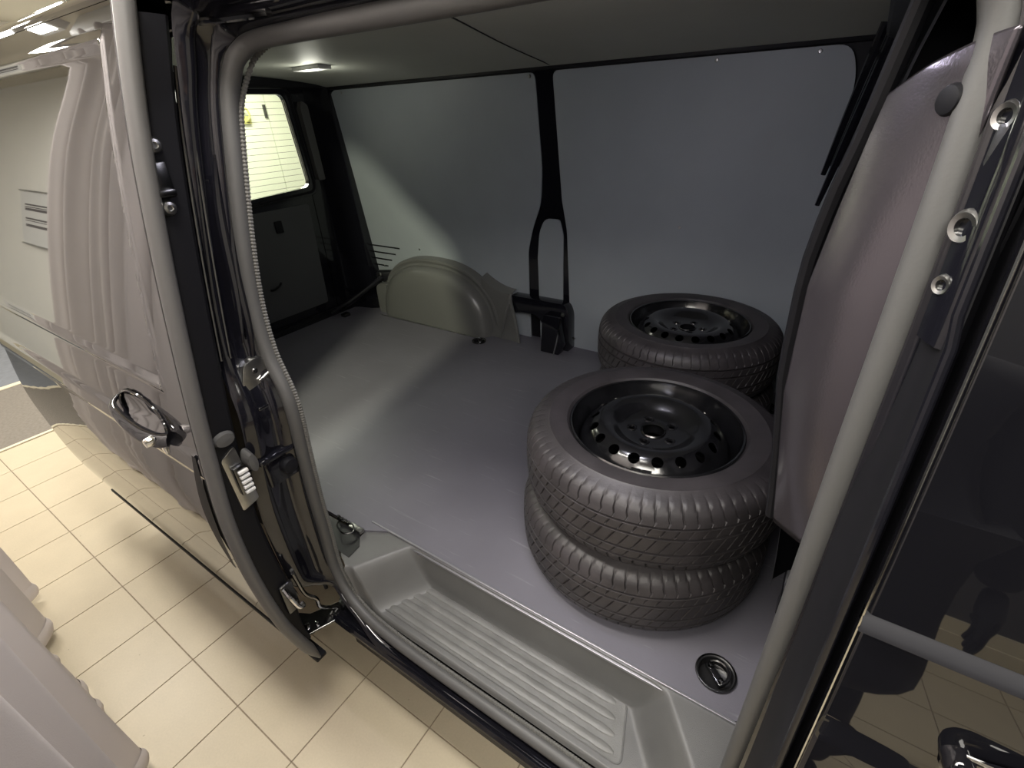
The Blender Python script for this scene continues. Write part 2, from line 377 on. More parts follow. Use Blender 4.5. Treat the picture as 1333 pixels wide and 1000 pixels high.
# ---- far side lining
def wallpanel(name, poly, m, t0=0, t1=.008, **k):
    return V(name, prism(poly, lambda x, z: (x, WY(z)-t1, z), lambda x, z: (x, WY(z)-t0+.0, z)), m, smooth=False, **k)
wallpanel('body_side_inner', [(-2.72, -.02), (.2, -.02), (.2, 1.40), (-2.72, 1.40)], 'satin', -.03, -.012)
rp = roundpoly([(-2.60, 1.275), (-2.61, .80), (-2.57, .30), (-2.50, -.005), (-1.325, -.005), (-1.325, .245), (-1.318, .50), (-1.285, .62), (-1.235, .735), (-1.222, .90), (-1.245, 1.275)], [.06, 0, 0, .0, 0, .0, .03, .04, .03, .0, .03])
rpo = wallpanel('side_lining_rear', rp, 'lining', label='rear grey side lining panel with four slits')
fp = roundpoly([(-1.158, 1.275), (-1.118, .76), (-1.092, .62), (-1.078, .22), (-1.062, -.005), (.02, -.005), (-.07, 1.2), (-.10, 1.275)], [.03, .0, .03, 0, 0, 0, .04, .04])
fpo = wallpanel('side_lining_front', fp, 'lining', label='front grey side lining panel')
ip = roundpoly([(-1.262, .0), (-1.262, .47), (-1.248, .60), (-1.215, .670), (-1.13, .670), (-1.112, .60), (-1.122, -.005)], [0, 0, .03, .03, .02, .02, 0])
wallpanel('side_lining_insert', ip, 'lining', label='narrow grey lining insert inside the black pillar frame')
# black pillar frame (proud pressing between the panels)
V('pillar_frame', join(
    prism(roundpoly([(-1.250, 1.30), (-1.224, .95), (-1.222, .80), (-1.240, .735), (-1.285, .63), (-1.322, .50), (-1.328, .22), (-1.258, .22), (-1.256, .48), (-1.240, .60), (-1.212, .678), (-1.132, .678), (-1.115, .60), (-1.126, .22), (-1.072, .22), (-1.088, .62), (-1.114, .76), (-1.155, 1.30)], 0),
          lambda x, z: (x, WY(z)-.0035, z), lambda x, z: (x, WY(z)+.006, z))), 'paint_jamb', smooth=False, label='glossy black pillar that forks around a narrow insert')
# screws
for sx, sz, on in [(-2.50, 1.262, rpo), (-2.59, 1.13, rpo), (-2.586, .985, rpo), (-2.44, .283, rpo), (-2.10, .425, rpo), (-1.27, 1.262, rpo), (-.5, 1.262, fpo), (-.184, 1.262, fpo), (-.561, .68, fpo), (-1.05, .05, fpo)]:
    obj('screw', lathe([(.0001, -.0035), (.005, -.003), (.007, 0)], 12, (sx, WY(sz)-.008, sz), 'y'), M['steel'], on)
# slits
for k in range(4):
    z = .412-.0425*k; xa = -2.53+.004*k; xb = -2.27-.045*k
    obj('slit', join(box(xa, xb, WY(z)-.0088, WY(z)-.0078, z-.0045, z+.0045)), M['satin'], rpo, smooth=False)
# top trim line
V('roof_trim_strip', join(box(-2.66, .12, WY(1.29)-.022, WY(1.29)+.02, 1.278, 1.302)), 'satin', bevel=.004)

# ---- wheel arch
AX = -1.96
def archpt(sx, y, t, lift=0):
    # half super-ellipse, rear end steeper
    a = .425*sx; b = (.352+lift)*sx
    c, s = cos(t), sin(t); c2 = abs(c)**.82*(1 if c > 0 else -1); s2 = abs(s)**.88
    return (AX+a*c2, y, b*s2)
rings = [(.0, 1.990), (.3, 1.9885), (.6, 1.989), (.78, 1.992), (.87, 1.998), (.94, 2.012), (.985, 2.034), (1.0, 2.060), (1.0, 2.072), (1.03, 2.078), (1.035, 2.078), (1.075, 2.072), (1.105, 2.076), (1.12, 2.09), (1.125, 2.16)]
wa = V('wheel_arch_cover', grid(len(rings), 49, lambda i, j: archpt(rings[i][0], rings[i][1], pi*j/48)), 'arch', label='moulded grey-green wheel arch cover')
# flange and ledge toward the pillar
def ledge(i, j):
    u = i/19; v = j/23
    x = -1.60+.195*u; top = .262+.035*(1-u)**2*2
    # v from floor up the front face, round over the top to the wall
    if v < .6: z = top*v/.6; y = 2.070+.012*sin(pi*v/.6)*(1-u)-.02*sst((.12-v)/.12)
    else:
        a = (v-.6)/.4; z = top+.018*sin(a*pi/2); y = 2.070+.09*a
    x += (.045*(1-min(1, v/.6))**1.5)*(u)
    return (x, y, z)
obj('ledge', grid(20, 24, ledge), M['arch'], wa)
obj('ridge', tube(cr_path([(-1.345, 2.045, .0), (-1.375, 2.062, .12), (-1.405, 2.07, .22), (-1.41, 2.085, .268)], 6), .010, 8), M['arch'], wa)
obj('ridge', tube(cr_path([(-1.468, 2.055, .0), (-1.45, 2.062, .10), (-1.425, 2.066, .19), (-1.415, 2.08, .268)], 6), .008, 8), M['arch'], wa)
obj('rear_cap', prism(roundpoly([(-2.44, 0), (-2.44, .17), (-2.40, .20), (-2.34, .20), (-2.34, 0)], .02), lambda x, z: (x, 2.03, z), lambda x, z: (x, 2.16, z)), M['arch'], wa, smooth=False)
obj('base_seam', tube([(-2.385, 1.986, .002), (-1.54, 1.986, .002)], .003, 6), M['steel'], wa, label='pale seam along the foot of the wheel arch')

# ---- black mounting bracket beside the arch
br = V('mounting_bracket', join(
    prism(roundpoly([(-1.405, .262), (-1.405, .16), (-1.36, .175), (-1.25, .175), (-1.205, .13), (-1.185, -.0), (-1.05, -.0), (-1.05, .21), (-1.075, .262)], [.0, .02, .03, .03, .05, 0, 0, .05, .03]),
          lambda x, z: (x, 2.075, z), lambda x, z: (x, 2.15, z))), 'paint_jamb', bevel=.004, label='glossy black bracket at the foot of the forked pillar')
obj('foot', prism([(-1.185, 0), (-1.185, .15), (-1.175, .205), (-1.085, .205), (-1.058, .05), (-1.075, 0)], lambda x, z: (x, 2.01+.25*max(0, z-.05)*.6, z), lambda x, z: (x, 2.10, z)), M['paint_jamb'], br, bevel=.005)
obj('foot_edge', tube([(-1.10, 2.0, 0), (-1.085, 2.01, .08), (-1.078, 2.04, .20)], .004, 6), M['chrome'], br)
obj('bolt', lathe([(.0001, -.012), (.008, -.011), (.01, -.003), (.012, 0)], 12, (-1.085, 2.075, .205), 'y'), M['steel'], br)

# ---- ceiling
def ceil_f(i, j):
    x = -2.60+2.75*i/30; t = j/16; y = .60+1.50*t
    return (x, y, 1.285+.055*sin(pi*t)**.7 if 0 < t < 1 else (x, y, 1.285))[0:3] if False else (x, y, 1.287+(.055*sin(pi*t)**.7 if 0 < t < 1 else 0))
rl = V('roof_lining', grid(31, 17, ceil_f), 'ceil_lining', label='grey roof lining board')
def cz(y): t = (y-.6)/1.5; return 1.287+(.055*sin(pi*t)**.7 if 0 < t < 1 else 0)
obj('seam', tube([(-.80+(-.36)*sin(k/12*pi/2), .92+1.15*k/12, cz(.92+1.15*k/12)-.001) for k in range(13)], .0022, 6), M['satin'], rl)
obj('dome_lamp', box(-2.16, -1.98, 1.56, 1.63, cz(1.6)-.016, cz(1.6)+.002), M['white'], rl, bevel=.005, label='small pale ceiling lamp')
il = V('bay_fill_lamp', box(-.62, -.30, .70, .78, cz(.74)-.014, cz(.74)+.004), 'white', bevel=.004, label='added fill lamp on the roof lining')  # lamp added out of view to brighten the load bay
for k, (lx_, e_) in enumerate(((-.55, 3.0), (-.37, 3.0))):
    l2 = bpy.data.lights.new('bay_fill_light', 'AREA'); l2.shape = 'DISK'; l2.size = .10; l2.energy = e_; l2.color = (.88, .86, 1)
    lo2 = bpy.data.objects.new('bay_fill_light', l2); link(lo2, il, (lx_, .74, cz(.74)-.018)); lo2.rotation_euler = (.35, 0, 0)
l3 = bpy.data.lights.new('dome_fill_light', 'POINT'); l3.shadow_soft_size = .04; l3.energy = 1.3; l3.color = (1, 1, .85)
lo3 = bpy.data.objects.new('dome_fill_light', l3); link(lo3, C.objects['bay_fill_lamp'], (-2.07, 1.595, cz(1.6)-.05))  # fill light added below the dome lamp to lift the dark rear
V('roof_outer', grid(3, 9, lambda i, j: ((-2.78, -1, 1.6)[i], (.52, .545, .60, .75, 1.3, 1.85, 2.05, 2.17, 2.22)[j], (1.315, 1.36, 1.395, 1.42, 1.435, 1.42, 1.395, 1.34, 1.28)[j])), 'paint')
V('roof_inner', grid(3, 3, lambda i, j: ((-2.72, -1, .3)[i], (.60, 1.35, 2.15)[j], 1.37)), 'satin')

# ---- rear end
def rear_wall():
    rear = van
    X = -2.70
    # frame with two window holes: built from strips
    fr = []
    def yz(y, z, dx=0): return (X+dx, y, z)
    wy0, wy1, wz0, wz1 = 1.36, 1.885, .765, 1.262
    win = roundpoly([(wy0, wz0), (wy1+.01, wz0+.025), (wy1-.03, wz1), (wy0, wz1)], [.06, .05, .04, .04])
    return win
win = rear_wall()
X = -2.70
rd = V('rear_door', join(box(X-.03, X, 1.31, 1.36, .0, 1.33), box(X-.03, X, 1.36, 1.90, .0, .765), box(X-.03, X, 1.36, 1.90, 1.262, 1.33), box(X-.03, X, 1.895, 2.02, .0, 1.33)), 'paint_jamb', smooth=False, label='black rear wing door with a heated window')
# window frame ring + glass
def ringprism(P, Q, fa, fb):
    n = len(P); Vv = [fa(*p) for p in P]+[fa(*q) for q in Q]+[fb(*p) for p in P]+[fb(*q) for q in Q]; Fc = []
    for i in range(n):
        j = (i+1) % n; Fc += [(i, j, j+n, i+n), (2*n+i, 3*n+i, 3*n+j, 2*n+j), (i, 2*n+i, 2*n+j, j), (n+i, n+j, 3*n+j, 3*n+i)]
    return Vv, Fc
def offs(P, d):
    cx = sum(p[0] for p in P)/len(P); cz_ = sum(p[1] for p in P)/len(P)
    return [(p[0]+(d if p[0] > cx else -d), p[1]+(d if p[1] > cz_ else -d)) for p in P]
obj('window_frame', ringprism(win, offs(win, .045), lambda y, z: (X+.012, y, z), lambda y, z: (X-.028, y, z)), M['paint_jamb'], rd, smooth=False, bevel=.004)
obj('window_gasket', tube([(X+.014, y, z) for y, z in offs(win, .028)], .007, 8, closed=True), M['satin'], rd, label='black gasket around the rear window')
obj('glass', prism(win, lambda y, z: (X-.010, y, z), lambda y, z: (X-.014, y, z)), M['glass'], rd, smooth=False)
for k in range(15):
    z = .80+.0305*k
    obj('heating_wire', box(X-.0095, X-.0085, wy if False else 1.37, 1.872-.03*(k/15), z, z+.0016), M['darksteel'], rd, smooth=False)
obj('door_card', prism(roundpoly([(1.38, .09), (1.83, .09), (1.855, .70), (1.38, .70)], .02), lambda y, z: (X+.006, y, z), lambda y, z: (X-.0, y, z)), M['ceil_lining'] if False else mat('door_card_board', (.06, .062, .065), .55), rd, smooth=False, bevel=.002)
obj('inner_catch', box(X+.006, X+.018, 1.60, 1.645, .575, .64), M['satin'], rd, bevel=.004)
obj('inner_pull', tube(cr_path([(X+.008, 1.47, .275), (X+.03, 1.48, .28), (X+.03, 1.52, .295), (X+.01, 1.54, .30)], 4), .006, 8), M['satin'], rd)
rd2 = V('rear_door', join(box(X-.03, X, .5, .62, .0, 1.33), box(X-.03, X, .62, 1.20, 0, .765), box(X-.03, X, .62, 1.20, 1.262, 1.33), box(X-.03, X, 1.20, 1.308, 0, 1.33)), 'paint_jamb', smooth=False, label='near black rear wing door')
obj('glass', box(X-.014, X-.010, .62, 1.20, .765, 1.262), M['glass'], rd2, smooth=False)
V('rear_header', box(X-.03, X+.10, .5, 2.2, 1.285, 1.42), 'satin', smooth=False, bevel=.02)
V('rear_sill_trim', box(X-.02, X+.035, .5, 2.2, -.03, .035), 'satin', bevel=.008)
# D pillar
dp = V('rear_pillar', grid(2, 7, lambda i, j: (([-2.70, -2.69, -2.66, -2.64, -2.60, -2.585, -2.585][j]+(.10*(1-i))*(1 if j > 2 else .2)), [1.99, 2.0, 2.02, 2.045, 2.07, 2.11, 2.2][j], (0 if i == 0 else 1.31))), 'paint_jamb', label='black pillar between the rear door and the side lining')
obj('vent_plate', prism(roundpoly([(1.945, .82), (1.99, .82), (1.975, 1.21), (1.94, 1.23), (1.925, 1.19)], .012), lambda y, z: (-2.665, y, z), lambda y, z: (-2.70, y, z)), M['seal'], dp, smooth=False, label='narrow grey plate beside the rear window')
obj('striker', join(box(-2.60, -2.56, 1.83, 1.88, -.0, .022)), M['darksteel'], dp, bevel=.005)
# door check arm
ha = V('door_check_arm', tube([(-2.64, 1.80, .03), (-2.56, 1.90, .09), (-2.47, 2.0, .17), (-2.40, 2.07, .23)], .030, 10, flat=.6), 'paint_jamb', label='black rear door check arm')
obj('arm_head', xform(box(-.05, .05, -.03, .03, -.03, .03), Matrix.Translation((-2.40, 2.09, .235)) @ Matrix.Rotation(.5, 4, 'Z')), M['satin'], ha, bevel=.008)
obj('bolt', lathe([(.0001, .014), (.010, .012), (.012, 0)], 12, (-2.40, 2.045, .255), 'x'), M['chrome'], ha)
obj('arm_bracket', box(-2.60, -2.46, 2.05, 2.14, .02, .07), M['satin'], ha, bevel=.008)

# ---- near side inner wall and quarter panel
V('near_side_inner', grid(2, 6, lambda i, j: ((-2.72, -1.16)[i], (.485, .495, .505, .525, .56, .60)[j], (-.02, .3, .6, .9, 1.2, 1.32)[j])), 'satin', smooth=True)
zq = [-.07+.028*k for k in range(51)]
V('quarter_panel', grid(2, len(zq), lambda i, j: ((-2.76, -1.045)[i], BF(zq[j])+.001, zq[j])), 'paint')
# added unseen lamp; its hood is cut to shape the light patch on the floor
cl = V('added_patch_lamp', box(-1.74, -1.42, .585, .605, 1.20, 1.24), 'white', bevel=.004, label='added unseen lamp on the near inner side for the floor light patch')
LP = Vector((-1.58, .635, 1.12))
beam = [(-1.894, .89, 0), (-2.466, 2.017, 0), (-2.62, 2.10, .35), (-2.60, 2.10, .98), (-2.45, 2.112, .95), (-1.84, 2.136, .43), (-1.68, 1.95, 0), (-1.44, .75, 0), (-1.40, .56, 0), (-1.74, .56, 0)]
ap = [LP+(Vector(p)-LP)*.09 for p in beam]; cen = sum(ap, Vector())/len(ap)
ou = [cen+(p-cen)*1.45+(LP-cen)*.15 for p in ap]
up_ = [LP+(LP-cen)*.25+(p-cen)*.35 for p in ap]; nb_ = len(beam)
obj('patch_light_mask', (ap+ou+up_, [(k, (k+1) % nb_, nb_+(k+1) % nb_, nb_+k) for k in range(nb_)]+[(nb_+k, nb_+(k+1) % nb_, 2*nb_+(k+1) % nb_, 2*nb_+k) for k in range(nb_)]+[tuple(range(2*nb_, 3*nb_))]), M['satin'], cl, smooth=False, label='added unseen mask that shapes the light patch')
ld = bpy.data.lights.new('added_patch_light', 'POINT'); ld.shadow_soft_size = .008; ld.energy = 50; ld.color = (1, 1, .74)
lo = bpy.data.objects.new('added_patch_light', ld); link(lo, cl, LP)

# ---- door opening: seal, ribbed trim, jamb
SP = [(-.985, 1.225), (-1.000, 1.17), (-1.008, 1.05), (-1.018, .92), (-1.026, .79), (-1.016, .68), (-.984, .595), (-.976, .53), (-.987, .41), (-1.005, .22), (-1.018, .03), (-1.005, -.055), (-.965, -.115), (-.90, -.150), (-.80, -.168), (-.64, -.175), (-.30, -.173), (-.03, -.172), (.05, -.14), (.071, -.06), (.072, .3), (.069, .8), (.070, 1.12), (.062, 1.20), (.03, 1.245), (-.05, 1.262), (-.48, 1.262), (-.80, 1.264), (-.93, 1.262), (-.97, 1.247)]
ring = resample(cr_path([(x, SS(z), z) for x, z in SP], 8, True), .012, True)
ring = [Vector((p.x, SS(p.z), p.z)) for p in ring]
V('door_opening_seal', tube(ring, .0165, 14, closed=True, up=(0, 1, 0)), 'seal', label='thick grey rubber seal around the side door opening')
def outward(P, closed=True):
    N = len(P); out = []
    for i in range(N):
        t = (P[(i+1) % N]-P[i-1]); n = Vector((t.z, 0, -t.x)).normalized(); out.append(n)
    c = sum(P, Vector())/N
    if sum((P[i]-c).dot(out[i]) for i in range(N)) < 0: out = [-n for n in out]
    return out
on = outward(ring)
inner = [p-n*(.015-.013*max(sst((p.x+.1)/.12), sst((p.z-1.15)/.1)))+Vector((0, .012+.022*max(sst((p.x+.1)/.12), sst((p.z-1.15)/.1)), 0)) for p, n in zip(ring, on)]
inner = resample(inner, .0035, True)
V('ribbed_trim', tube(inner, .0058, 6, closed=True, up=(0, 1, 0), rf=lambda i, N: 1 if i % 2 else .72), 'sealdark', label='ribbed edge trim inside the seal')
# jamb: swept around the opening, from seal to outer skin
sec = [(-.016, .02), (.004, .005), (.010, .10), (.011, .30), (.030, .34), (.034, .40), (.034, .62), (.016, .68), (.014, .80), (.022, .86), (.030, .95), (.038, 1.0)]
def jf(i, j):
    p, n = ring[i], on[i]; o, t = sec[j]
    left = sst((-.55-p.x)/.4)
    m = 1-left*.62
    rt = sst((p.x-.0)/.05)*sst((p.z+.12)/.1); m *= 1-.62*rt
    topk = sst((p.z-1.2)/.06); lf_ = sst((-.0-p.z)/.09)*sst((-.80-p.x)/.12); m *= 1-.6*lf_
    y0 = p.y; y1 = (BF(p.z) if p.z > -.14 else .44); y1 = y1+(p.y-.022-y1)*max(rt, lf_)
    return (p.x+n.x*o*m-(.010*t*left), y0+(y1-y0)*t, p.z+n.z*o*m+topk*.05*t)
V('door_jamb', grid(len(ring), len(sec), jf, True), 'paint_jamb', label='glossy black painted frame of the side door opening', angle=60)
# inner return (interior side of opening)
V('opening_return', grid(len(ring), 3, lambda i, j: (ring[i].x+on[i].x*(-.008, .0, .03)[j], ring[i].y+(.012, .02, .022)[j], ring[i].z+on[i].z*(-.008, .0, .03)[j]), True), 'satin')
# twin chrome-like edge lines on the rear jamb
for dx, dd in ((-.0, .0), (.004, .018)):
    zz = [.70+.0135*k for k in range(40)]
    V('body_edge_bead', tube([(-1.026+dx, BF(z)+dd, z) for z in zz], .0035, 8), 'paint', label='bright edge bead of the rear jamb')
# jamb pressing folds
for k, (za, zb, dy) in enumerate(((.72, 1.12, .052), (.66, .98, .066))):
    zz = [za+(zb-za)*t/14 for t in range(15)]
    V('jamb_fold', tube([(-1.026, BF(z)+dy+.004*sin(t*.5), z) for t, z in enumerate(zz)], .009, 8, rf=lambda i, N: max(.15, sin(pi*(i+.5)/N)**.5)), 'paint_jamb')
# striker plate on rear jamb
sp_ = V('striker_plate', prism(roundpoly([(.425, .63), (.44, .675), (.475, .685), (.510, .655), (.508, .600), (.482, .565), (.445, .575)], .012), lambda y, z: (-1.012, y, z), lambda y, z: (-1.035, y, z)), 'steel', bevel=.002, label='silver striker plate on the rear jamb')
obj('striker_loop', tube([(-1.006, .466, .608), (-1.006, .500, .622), (-1.006, .498, .645), (-1.006, .464, .631)], .0038, 8, closed=True), M['chrome'], sp_)
for yy, zz in ((.462, .655), (.474, .592)): obj('screw', lathe([(.0001, .003), (.005, .0025), (.007, 0)], 12, (-1.012, yy, zz), 'x'), M['darksteel'], sp_)
lb = V('latch_box', prism(roundpoly([(.435, .57), (.515, .575), (.512, .475), (.428, .455)], .008), lambda y, z: (-1.006, y, z), lambda y, z: (-1.05, y, z)), 'paint_jamb', bevel=.004, label='black latch box under the striker plate')
obj('lip', box(-1.03, -.995, .434, .512, .567, .575), M['paint'], lb, bevel=.002)
obj('notch', box(-1.004, -.990, .480, .512, .540, .556), M['paint_jamb'], lb, bevel=.002)
obj('screw', lathe([(.0001, .003), (.004, .0025), (.006, 0)], 10, (-1.006, .46, .54), 'x'), M['darksteel'], lb)
bs = V('buffer_shelf', join(box(-1.06, -.985, .39, .515, .436, .452), box(-1.05, -.995, .40, .50, .36, .436)), 'paint_jamb', bevel=.006, label='black shelf bracket below the latch box')
obj('buffer', lathe([(.0001, .022), (.018, .02), (.024, .0), (.024, -.01)], 16, (-1.0, .455, .40), 'x'), M['satin'], bs)
V('cable_strip', tube(cr_path([(-1.03, .45, .36), (-1.03, .455, .2), (-1.03, .46, .05), (-1.035, .46, -.1)], 6), .006, 6), 'satin')

# ---- sill and running rail
sl = V('sill', extrude_x([(.486, -.176), (.476, -.197), (.468, -.200), (.464, -.192), (.459, -.190), (.455, -.199), (.450, -.199), (.447, -.191), (.441, -.190), (.437, -.199), (.433, -.204), (.437, -.211), (.470, -.24), (.52, -.30)], [-1.01, -.5, 0, .6, 1.6]), 'paint_jamb', angle=70, label='black grooved door sill')
V('sill_rear', extrude_x([(.44, -.20), (.437, -.32), (.46, -.38)], [-2.76, -1.45]), 'paint')
V('underbody', box(-2.7, 1.6, .80, 2.2, -.38, -.24), 'satin', smooth=False)
V('sill_box', box(-.98, 1.6, .47, .85, -.34, -.21), 'satin', smooth=False)

# ---- entry step tray
def xl(y): return -.965+(y-.485)*.60
def xr(y): return -.055+(.643-y)*.75
NXs, NYs = 200, 56
def stepf(i, j):
    y = .497+.166*j/(NYs-1); xe_ = -1.02+.05*sst((.53-y)/.03); x = xe_+(.08-xe_)*i/(NXs-1)
    sl_ = sst((x-xl(y))/.105)**.8; sr_ = sst((xr(y)-x)/.085)**.8; sb = sst((.662-y)/.016)
    sf = 1
    base = -.003 if y > .5 else -.003-.045*sst((.50-y)/.03)*0
    z = -.006-.130*min(1, sl_*sr_)*sb*sf-.05*0
    # the front lip sits low beside the sill
    z = min(z, -.006-.150*sst((.512-y)/.014)*sst((x-xl(y)+.02)/.06)*sst((xr(y)+.04-x)/.06))
    return (x, y, z)
stp = V('entry_step', grid(NXs, NYs, stepf), 'step', label='moulded dark grey entry step tray', angle=80)
zt = -.136
outl = roundpoly([(-.866, .519), (-.838, .652), (-.150, .656), (-.112, .519)], .02, 5)
obj('tread_border', tube([(x, y, zt+.001) for x, y in outl], .0022, 6, closed=True), M['step'], stp)
obj('tread_plate', prism(outl, lambda x, y: (x, y, zt+.0012), lambda x, y: (x, y, zt-.004)), M['steprib'], stp, smooth=False)
for k in range(4):
    y = .636-.0335*k; xa = -.828-.006*k; xb = -.172+.012*k; r = .0105; n = 66
    P = [(xa+(xb-xa)*t/n, y, zt+.0012) for t in range(n+1)]
    obj('tread_rib', tube(P, r, 10, rf=lambda i, N: (.35 if i in (0, N-1) else .8 if i in (1, N-2) else 1+.05*(1 if (i//2) % 2 else -1)), flat=.42, up=(0, 1, 0)), M['steprib'], stp)
V('step_corner_cover', prism([(-1.215, .53), (-1.215, .612), (-1.03, .612), (-.99, .575), (-.985, .53)], lambda x, y: (x, y, -.004), lambda x, y: (x, y, -.03)), 'blackplastic', smooth=False, label='black ribbed felt corner behind the step')
wc = V('wire_clip', tube(cr_path([(-1.125, .612, .004), (-1.10, .585, .016), (-1.06, .575, .014), (-1.04, .598, .010), (-1.07, .618, .010), (-1.11, .612, .006)], 6), .0028, 6), 'darksteel', label='bent wire clip at the floor corner')
obj('clip_spring', tube([(-1.14+.07*t/40, .617+.006*sin(t*1.4), .006+.006*cos(t*1.4)) for t in range(41)], .002, 5), M['darksteel'], wc)
obj('clip_block', box(-1.075, -1.02, .606, .625, -.002, .010), M['steel'], wc, bevel=.003)

# ---- sliding door (open, slid rearwards)
sd_x0, sd_x1 = -2.50, -1.0
zt_, zb_ = 1.315, -.30
def crease(z): 
    o = 0
    o -= .007*sst((.525-z)/.012)*sst((z-.10)/.30)     # shoulder: lower body steps outwards
    o += .006*sst((.470-z)/.010)*sst((z-.20)/.22)
    return o
def inrect(x, z, x0, x1, z0, z1, e):
    d = min(x-x0, x1-x, z-z0, z1-z); return sst(d/e)
nxd, nzd = 190, 230
def recess(x, z):
    xe = -1.118-(z-.66)*(-.06)
    d = min(xe-x, x+2.38, z-.655, 1.262-z)
    return .007*sst(d/.012)-.004*math.exp(-(d/.006)**2)*(1 if d > -.03 else 0)
def doory(x, z, out=True):
    y = D(z)+crease(z)
    y += recess(x, z)
    hx, hz = (x+1.275)/.118, (z-.545-.0*(x+1.27))/.052
    d = hx*hx+hz*hz
    if d < 1: y += .024*(1-d)**.6
    y += .02*sst((-2.44-x)/.06)                     # rear edge turns in
    return y
def dgrid(i, j):
    x = sd_x0+(sd_x1-.006-sd_x0)*(1-(1-i/(nxd-1))**1.6)
    z = zb_+(zt_-zb_)*j/(nzd-1)
    return (x, doory(x, z), z)
sdo = V('sliding_door', grid(nxd, nzd, dgrid), 'doorpaint', label='glossy black sliding door standing open and mirroring the room', angle=60)
zs = [zb_+.01+(zt_-.02-zb_)*k/60 for k in range(61)]
ze = [-.185+(1.295+.185)*k/60 for k in range(61)]
obj('door_end_face', grid(5, 61, lambda i, j: (sd_x1-(.008, .003, .002, .004, .012)[i], D(ze[j])+(.002, .012, .040, .066, .074)[i]*(.45+.55*sst((ze[j]+.19)/.25)), ze[j])), M['satin'], sdo, label='black end face of the sliding door')
obj('inner_skin', grid(2, 61, lambda i, j: ((sd_x0+.02, sd_x1-.012)[i], D(ze[j])+.074*(.45+.55*sst((ze[j]+.19)/.25)), ze[j])), M['paint_jamb'], sdo)
obj('rear_end_face', grid(2, 61, lambda i, j: (sd_x0, D(zs[j])+(.02, .074)[i], zs[j])), M['paint'], sdo)
obj('bottom_strip', box(sd_x0, sd_x1-.01, .349, .385, zb_-.012, zb_+.004), M['satin'], sdo, bevel=.004, label='dark rubber strip along the door bottom')
obj('top_edge', grid(2, 4, lambda i, j: ((sd_x0, sd_x1)[i], (.449, .455, .49, .53)[j], (1.312, 1.322, 1.325, 1.31)[j])), M['paint'], sdo)
pe = cr_path([(sd_x1+.004, D(z)+(.004 if z > -.1 else .004+.02*(-.1-z)), z) for z in (-.275, -.22, -.14, -.05, .06, .2, .35, .5, .65, .8, .95, 1.1, 1.22, 1.315)], 6)
obj('door_edge_seal', tube(pe, .0155, 12, up=(1, 0, 0), rf=lambda i, N: min(1, .25+i*.11)), M['sealdoor'], sdo, label='grey rubber edge of the sliding door')
pe2 = [p+Vector((-.018, -.006, 0)) for p in pe[6:]]
obj('edge_lip', tube(pe2, .006, 8), M['paint'], sdo)
obj('edge_gap', grid(2, 20, lambda i, j: ((-1.075, -1.028)[i]+(.03 if i == 0 else 0)*(1-sin(pi*j/19)), D(.19+.33*j/19)-.0085 if i else D(.19+.33*j/19)-.0080, .19+.33*j/19)), M['satin'], sdo)
# handle in its bowl
hd = cr_path([(-1.405, doory(-1.42, .555)-.004, .556), (-1.37, .276, .553), (-1.30, .266, .543), (-1.22, .266, .532), (-1.165, .276, .526), (-1.145, .292, .524)], 6)
h = obj('door_handle', tube(hd, .0155, 12, rf=lambda i, N: .55+.55*min(1, i/N*1.6), flat=.62), M['paint'], sdo, label='black door handle with bright edge')
h2 = obj('handle_bowl_ring', tube([(-1.275+.118*cos(a), D(.545+.052*sin(a))+crease(.545+.052*sin(a))-.002, .545+.052*sin(a)) for a in [2*pi*k/48 for k in range(48)]], .0038, 8, closed=True), M['paint'], sdo)
obj('lock_cylinder', lathe([(.0001, -.010), (.010, -.009), (.012, 0), (.012, .01)], 20, (-1.165, .262, .529), 'y'), M['chrome'], sdo)
obj('lower_reflector_clip', box(-1.19, -1.17, .283, .290, .478, .500), M['chrome'], sdo, bevel=.002)
# upper part of the quarter glass seen behind the door end
# hardware on the door end face
ex = sd_x1-.001
def bolt_at(y, z, r, m='steel'):
    b_ = obj('bolt', lathe([(.0001, .010), (r*.35, .010), (r*.4, .014), (r*.75, .013), (r, .008), (r*1.05, 0)], 24, (ex, y, z), 'x'), M[m], sdo, label='round bolt on the door end face')
bolt_at(.418, 1.11, .013); bolt_at(.406, 1.012, .013)
obj('hinge_bracket', join(box(ex-.004, ex+.006, .398, .428, 1.028, 1.085), box(ex, ex+.016, .390, .425, 1.030, 1.042)), M['darksteel'], sdo, bevel=.003)
plt = obj('contact_plate', prism(roundpoly([(.322, .500), (.358, .520), (.368, .360), (.325, .350)], .008), lambda y, z: (ex+.004, y, z), lambda y, z: (ex-.004, y, z)), M['steel'], sdo, bevel=.0015, label='silver plate with a ribbed white connector')
# white contact ribs
conn = obj('connector_block', box(ex+.004, ex+.020, .332, .360, .400, .475), M['darksteel'], sdo, bevel=.003)
for k in range(5):
    z = .462-.0135*k
    obj('contact_rib', box(ex+.020, ex+.027, .338, .360, z-.004, z+.004), M['white'], sdo, bevel=.0015)
obj('rubber_stop', xform(lathe([(.0001, .012), (.018, .010), (.022, 0)], 20, (0, 0, 0), 'x'), Matrix.Translation((ex, .345, .545)) @ Matrix.Diagonal((1, 1.1, .8, 1))), M['seal'], sdo)
obj('rubber_stop', xform(lathe([(.0001, .03), (.012, .028), (.016, 0)], 20, (0, 0, 0), 'x'), Matrix.Translation((ex, .375, .47)) @ Matrix.Diagonal((1, .8, 1.9, 1))), M['seal'], sdo)
lc = obj('lower_catch', join(box(ex, ex+.012, .325, .362, -.03, .075)), M['rim'], sdo, bevel=.005)
